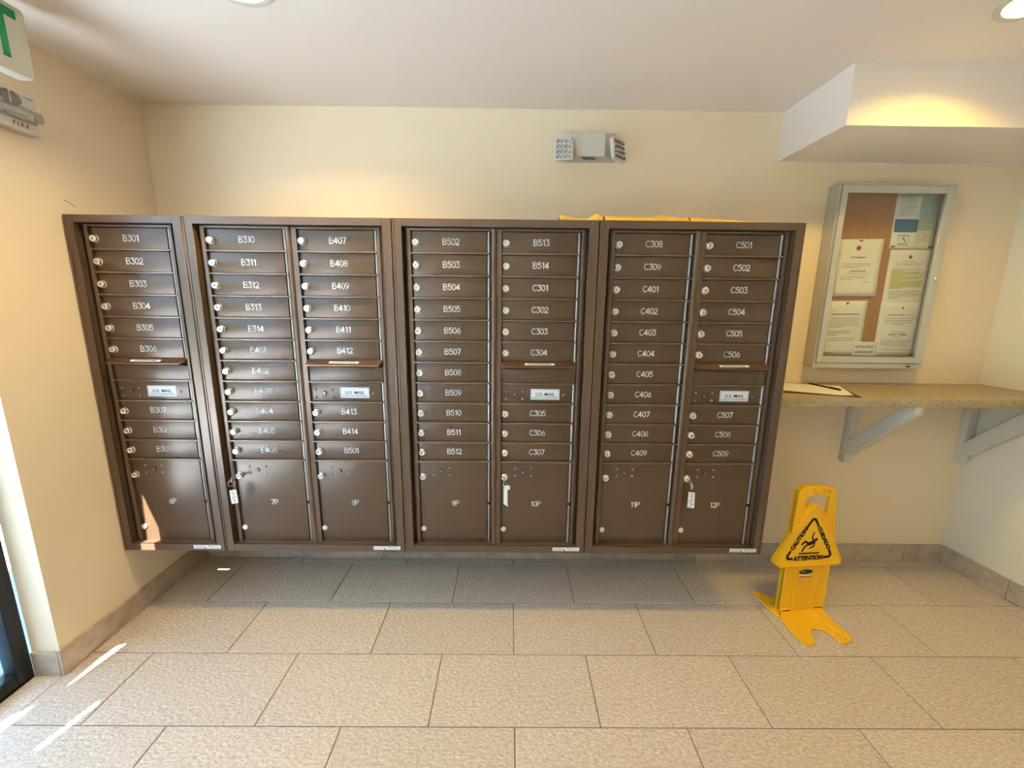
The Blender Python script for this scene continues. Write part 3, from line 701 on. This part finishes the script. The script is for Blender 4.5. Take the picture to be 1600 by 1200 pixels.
# ------------------------------------------------------------ emergency light above the mailboxes
el = empty('emergency_light', (1.305, YB, 2.143), label='white twin-head emergency light on the back wall above the mailboxes', cat='emergency light')
bm = bmesh.new()
bk = [(1.178, YB-.0005, 2.143), (1.434, YB-.0005, 2.143), (1.434, YB-.0005, 2.266), (1.178, YB-.0005, 2.266)]
md = [(x, YB-.02, z) for x, _, z in bk]
fr = [(1.235, .365, 2.146), (1.371, .365, 2.146), (1.371, .365, 2.245), (1.235, .365, 2.245)]
V_ = [[bm.verts.new(p) for p in r] for r in (bk, md, fr)]
for a, b in zip(V_, V_[1:]):
    for i in range(4): bm.faces.new((a[i], a[(i+1) % 4], b[(i+1) % 4], b[i]))
bm.faces.new(V_[0]); bm.faces.new(V_[2]); bmesh.ops.recalc_face_normals(bm, faces=bm.faces)
link('housing', bm_mesh(bm, 'housing', [M['plastic']], 30, .003, 2), None, el, (0, 0, 0))
me = curve_mesh([[(-.04, -.022), (.020, -.022), (.040, .014), (-.020, .014)]], .0006)
link('label_plate', me, M['blue'], el, (1.30, .392, 2.1435))
def head(c, rot, label, lensm):
    h = empty('lamp_head', (0, 0, 0)); h.parent = el; h.location = Vector(c)-wpos(el); h.rotation_euler = rot; h['label'] = label
    S = .043
    me = curve_mesh([round_poly([(-S, -S-.008), (S, -S-.008), (S, S+.008), (-S, S+.008)], .014)], .020, .003); me.transform(TOY)
    link('head_shell', me, M['plastic'], h, (0, 0, 0), rel=True)
    bm = bmesh.new()
    for i in range(4):
        for j in range(4):
            x, z = -.0285+i*.019, -.034+j*.0225
            lathe(bm, [(.0088, .0102), (.0085, .013), (.0045, .0165)], n=8, c=(x, 0, z))
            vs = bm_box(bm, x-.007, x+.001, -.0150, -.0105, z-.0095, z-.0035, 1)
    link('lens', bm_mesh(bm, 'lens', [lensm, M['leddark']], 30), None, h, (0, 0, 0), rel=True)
    bm = bmesh.new(); lathe(bm, [(.012, -.03), (.010, -.008)], n=16); link('swivel', bm_mesh(bm, 'swivel', [M['plastic']], 40), None, h, (0, 0, 0), rel=True)
head((1.176, .335, 2.165), (-.10, 0, -.08), 'lamp head turned to the front', M['led'])
head((1.427, .345, 2.166), (-.20, .04, .66), 'lamp head turned to the right', M['ledtan'])

# ------------------------------------------------------------ exit sign and fire alarm at the left
ex = empty('exit_sign', (-.60, -.40, ZC), label='cream exit sign with green letters hanging from the ceiling at top left', cat='exit sign')
me = curve_mesh([round_poly([(-.166, -.098), (.166, -.098), (.166, .098), (-.166, .098)], .012)], .045, .003)
me.transform(Matrix.Rotation(PI/2, 4, 'Z') @ Matrix.Rotation(PI/2, 4, 'X'))
link('sign_case', me, M['exitface'], ex, (-.6225, -.402, 2.246))
me = text_mesh('EXIT', .200, .004, .0005, .70, 'RIGHT'); me.transform(Matrix.Rotation(PI/2, 4, 'Z') @ Matrix.Rotation(PI/2, 4, 'X'))
link('exit_letters', me, M['exitg'], ex, (-.5992, -.264, 2.249))
box('ceiling_canopy', (-.655, -.59, -.46, -.34, 2.344, ZC), M['exitface'], ex, .003)
fa = empty('fire_alarm', (XL, -.16, 2.10), label='white fire alarm with a clear strobe on the left wall below the exit sign', cat='fire alarm')
RY = Matrix.Rotation(PI/2, 4, 'Z') @ Matrix.Rotation(PI/2, 4, 'X')
me = curve_mesh([round_poly([(-.07, -.062), (.07, -.062), (.07, .062), (-.07, .062)], .012)], .034, .006); me.transform(RY)
link('body', me, M['plastic'], fa, (XL+.017, -.142, 2.103))
bm = bmesh.new()
for i in range(9):
    w_ = .034*math.sqrt(max(0, 1-((i-4)/4.6)**2))
    for a, b in ((-w_, -.003), (.003, w_)): bm_box(bm, 0, .0008, a, b, -.020+i*.005, -.0175+i*.005)
link('sounder_grille', bm_mesh(bm, 'sounder_grille', [M['dark']]), None, fa, (XL+.034, -.150, 2.141))
bm = bmesh.new(); bm_box(bm, 0, .032, -.062, .066, -.017, .017)
link('strobe_lens', bm_mesh(bm, 'strobe_lens', [M['clearplastic']], 40, .010, 3), None, fa, (XL+.0335, -.142, 2.098))
bm = bmesh.new(); bm_box(bm, 0, .004, -.052, .052, -.013, .013); lathe(bm, [(.004, .016), (.004, .026)], 'X', 12, c=(0, -.02, 0)); bm_box(bm, .014, .017, -.03, .045, -.002, .002)
link('strobe_reflector', bm_mesh(bm, 'strobe_reflector', [M['chrome']], 40), None, fa, (XL+.0345, -.142, 2.098))
box('black_line', (XL+.034, XL+.0352, -.205, -.082, 2.0765, 2.0785), M['black'], fa)
me = text_mesh('F I R E', .019, .0004, .0003, 1.0); me.transform(RY)
link('fire_lettering', me, M['red'], fa, (XL+.0343, -.132, 2.062))
box('side_tab', (XL+.030, XL+.0352, -.100, -.078, 2.158, 2.161), M['ink'], fa)

# ------------------------------------------------------------ yellow caution sign standing on the floor
US = Vector((.21, .03, 0)).normalized(); BS = Vector((-US.y, US.x, 0)); ln = math.radians(4)
VS = Vector((0, 0, 1))*math.cos(ln)+BS*math.sin(ln); NS = US.cross(VS)
PS = Vector((2.385, .045, .012))
cs = empty('caution_sign', PS, label='yellow folding caution floor sign with a slipping figure, right of the mailboxes', cat='floor sign')
def SM(off=0): return Matrix(((US.x, VS.x, NS.x, NS.x*off), (US.y, VS.y, NS.y, NS.y*off), (US.z, VS.z, NS.z, NS.z*off), (0, 0, 0, 1)))
def spart(name, me, m, off=0, parent=None, smooth=45, **k):
    me.transform(SM(off))
    if smooth: me.polygons.foreach_set('use_smooth', [True]*len(me.polygons)); me.set_sharp_from_angle(angle=math.radians(smooth))
    return link(name, me, m, parent or cs, (0, 0, 0), rel=True, **k)
def flip_safe(pts):
    return pts
outer = [(-.132, .0, .002), (.112, -.002, .002), (.1245, .215, 0), (.136, .344, .05), (.120, .590, .02), (.104, .607, .015), (.024, .627, .15), (-.058, .621, .02), (-.080, .600, .02), (-.118, .221, .03)]
hole = [(-.028, .484, .006), (-.036, .488, .006), (-.042, .565, .012), (.029, .580, .1), (.092, .566, .012), (.081, .482, .008), (.065, .478, .008)]
me = curve_mesh([round_poly(outer, .02), round_poly(hole, .01)], .016, .002); spart('panel', me, M['yel'], .004)
# rim around the panel (raised edge)
def inset(pts, c, k): return [(c[0]+(x-c[0])*k, c[1]+(y-c[1])*k) for x, y in pts]
ro = round_poly(outer, .02); ri = []
cen = (.005, .30)
ri = [(x+(.010 if x < cen[0] else -.010)*1.0, y+(-.010 if y > .58 else (.008 if y < .02 else 0))) for x, y in ro]
me = curve_mesh([ro, ri], .034, .002); spart('rim', me, M['yel'], -.001)
for k_ in range(7):
    x = .000+k_*.0145; me = curve_mesh([round_poly([(x, .582), (x+.005, .582), (x+.007, .605), (x+.002, .605)], .002)], .010, .001); spart('grip_rib', me, M['yel'], .0145)
for R_ in ([(-.071, .217), (-.063, .143), (-.060, .07), (-.061, .008)], [(.076, .211), (.060, .15), (.050, .115), (.040, .05), (.037, .005)]):
    w_ = .0028; L_ = [(x-w_, y) for x, y in R_]+[(x+w_, y) for x, y in R_[::-1]]
    me = curve_mesh([L_], .010, .0012); spart('rib', me, M['yel'], .0145)
tri = [(.003, .556, .034), (.196, .200, .030), (-.218, .222, .030)]
tri = [(.004, .560, .030), (.178, .226, .026), (-.200, .238, .026)]
tp = round_poly(tri, .03, 8)
ti = round_poly([(.003, .538, .024), (.166, .233, .020), (-.186, .244, .020)], .02, 8)
spart('triangle_plate', curve_mesh([tp], .040, .004), M['yel'], .010)
spart('triangle_rim', curve_mesh([tp, ti], .006, .0015), M['yel'], .0315)
FO = .0304
def strokes(name, L_, m=M['black'], off=FO):
    bm = bmesh.new()
    for pts, w_ in L_: ribbon(bm, pts, w_, th=.0004)
    spart(name, bm_mesh(bm, name, [m]), None, off, smooth=None)
strokes('triangle_print', [([(-.038, .428), (-.016, .458), (-.008, .466), (.002, .466), (.008, .459), (.023, .430)], .0125),
   ([(-.1165, .312), (-.131, .290), (-.130, .280), (-.122, .275), (-.106, .2755)], .0125), ([(.0925, .305), (.102, .282), (.099, .274), (.090, .2705), (.068, .2705)], .0125)])
strokes('slipping_figure', [([(.003, .398), (-.004, .380), (-.001, .366), (.010, .358)], .0075), ([(.004, .352), (-.020, .344)], .0185), ([(-.026, .347), (-.040, .358), (-.058, .345)], .010), ([(-.022, .343), (-.043, .330), (-.054, .310)], .009),
   ([(.010, .352), (.007, .331), (-.015, .322)], .0075), ([(-.069, .298), (.037, .295)], .0075)])
bm = bmesh.new(); vs = [bm.verts.new((.0175+.0085*math.cos(2*PI*k_/20), .363+.0085*math.sin(2*PI*k_/20), .0004)) for k_ in range(20)]; bm.faces.new(vs); spart('figure_head', bm_mesh(bm, 'figure_head', [M['black']]), None, FO, smooth=None)
def sign_text(s_, p0, p1, size, xs_fit=True, bold=.0021, flipn=False):
    me = text_mesh(s_, size, bold, .0002, 1.0)
    xs_ = [q.co.x for q in me.vertices]; wd = max(xs_)-min(xs_); me.transform(Matrix.Translation((-(max(xs_)+min(xs_))/2, 0, 0)))
    a = Vector((*p0, 0)); b = Vector((*p1, 0)); d_ = b-a
    me.transform(Matrix.Diagonal((d_.length/wd, 1, 1, 1)))
    me.transform(Matrix.Translation((a+b)/2) @ Matrix.Rotation(math.atan2(d_.y, d_.x), 4, 'Z'))
    spart('caution_lettering', me, M['black'], FO+.0003, smooth=None)
sign_text('CAUTION', (-.1105, .320), (-.0395, .424), .0275)
sign_text('CUIDADO', (.026, .424), (.0905, .310), .0250)
sign_text('ATTENTION', (-.099, .2735), (.061, .2700), .0300)
# maker emblem: black oval over a white and a red bar
lp = spart('emblem', curve_mesh([round_poly([(-.046, .163), (.034, .161), (.034, .196), (-.047, .202)], .002)], .002), M['yel'], .0128, smooth=None)
bm = bmesh.new(); bm.faces.new([bm.verts.new((-.006+.040*math.cos(2*PI*k_/28)*.95, .1905+.0115*math.sin(2*PI*k_/28), 0)) for k_ in range(28)]); spart('emblem_oval', bm_mesh(bm, 'o', [M['black']]), None, .0142, smooth=None)
strokes('emblem_white_bar', [([(-.036, .1735), (.022, .1725)], .006)], M['plate'], .0140)
strokes('emblem_red_bar', [([(-.038, .1665), (.026, .1655)], .004)], M['red'], .0138)
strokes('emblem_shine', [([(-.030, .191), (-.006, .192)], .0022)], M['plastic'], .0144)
# feet
def foot(name, pts, z, ridge):
    me = curve_mesh([round_poly(pts, .012)], .010, .0022); me.transform(Matrix.Translation((0, 0, z)))
    me.polygons.foreach_set('use_smooth', [True]*len(me.polygons)); me.set_sharp_from_angle(angle=math.radians(50))
    o = link(name, me, M['yel'], cs, (0, 0, 0))
    for rr in ridge:
        w_ = .003; r0 = [Vector(p) for p in rr]; L_ = []
        left, right = [], []
        for i, p in enumerate(r0):
            d_ = (r0[min(i+1, len(r0)-1)]-r0[max(i-1, 0)]).normalized(); n_ = Vector((-d_.y, d_.x))*w_; left.append(tuple(p+n_)); right.append(tuple(p-n_))
        me = curve_mesh([left+right[::-1]], .004, .0012); me.transform(Matrix.Translation((0, 0, z+.0055)))
        link('foot_ridge', me, M['yel'], o, (0, 0, 0))
foot('front_foot', [(2.256, .018, .004), (2.232, -.03, .04), (2.230, -.11, .05), (2.243, -.180, .01), (2.258, -.192, .008), (2.293, -.178, .008), (2.318, -.115, .01), (2.345, -.093, .02), (2.392, -.098, .03), (2.412, -.170, .01), (2.425, -.176, .008), (2.466, -.162, .01), (2.484, -.138, .012), (2.474, -.02, .03), (2.484, .046, .004)], .0055,
     [[(2.318, .016), (2.300, -.05), (2.270, -.11), (2.256, -.182)], [(2.420, .030), (2.428, -.03), (2.436, -.09), (2.462, -.148)]])
foot('rear_foot', [(2.262, .012, .004), (2.252, -.012, .01), (2.236, -.016, .01), (2.222, .0, .01), (2.212, .06, .04), (2.206, .130, .02), (2.214, .158, .010), (2.232, .160, .010), (2.29, .115, .02), (2.34, .105, .02), (2.40, .13, .02), (2.47, .215, .01), (2.50, .212, .01), (2.515, .19, .01), (2.492, .075, .01)], .0055,
     [[(2.215, .150), (2.262, .090), (2.300, .070)]])
for a in (-.098, .074):
    me = curve_mesh([[(a-.019, -.004), (a-.002, -.004), (a-.002, .000), (a-.019, .000)], ]+[], .004); spart('hinge_slot', me, M['shelf'], .0175, smooth=None)
    me = curve_mesh([[(a+.002, -.004), (a+.019, -.004), (a+.019, .000), (a+.002, .000)]], .004); spart('hinge_slot', me, M['shelf'], .0175, smooth=None)
# small stain mark on the left wall above the mailboxes
bm = bmesh.new(); ribbon(bm, [(-.02, .004), (.0, .0), (.02, -.012)], .003, th=.0002); me = bm_mesh(bm, 'scuff', [M['ledtan']]); me.transform(RY)
link('scuff_mark', me, None, wall_left, (XL, .02, 1.84))
bpy.context.view_layer.update()
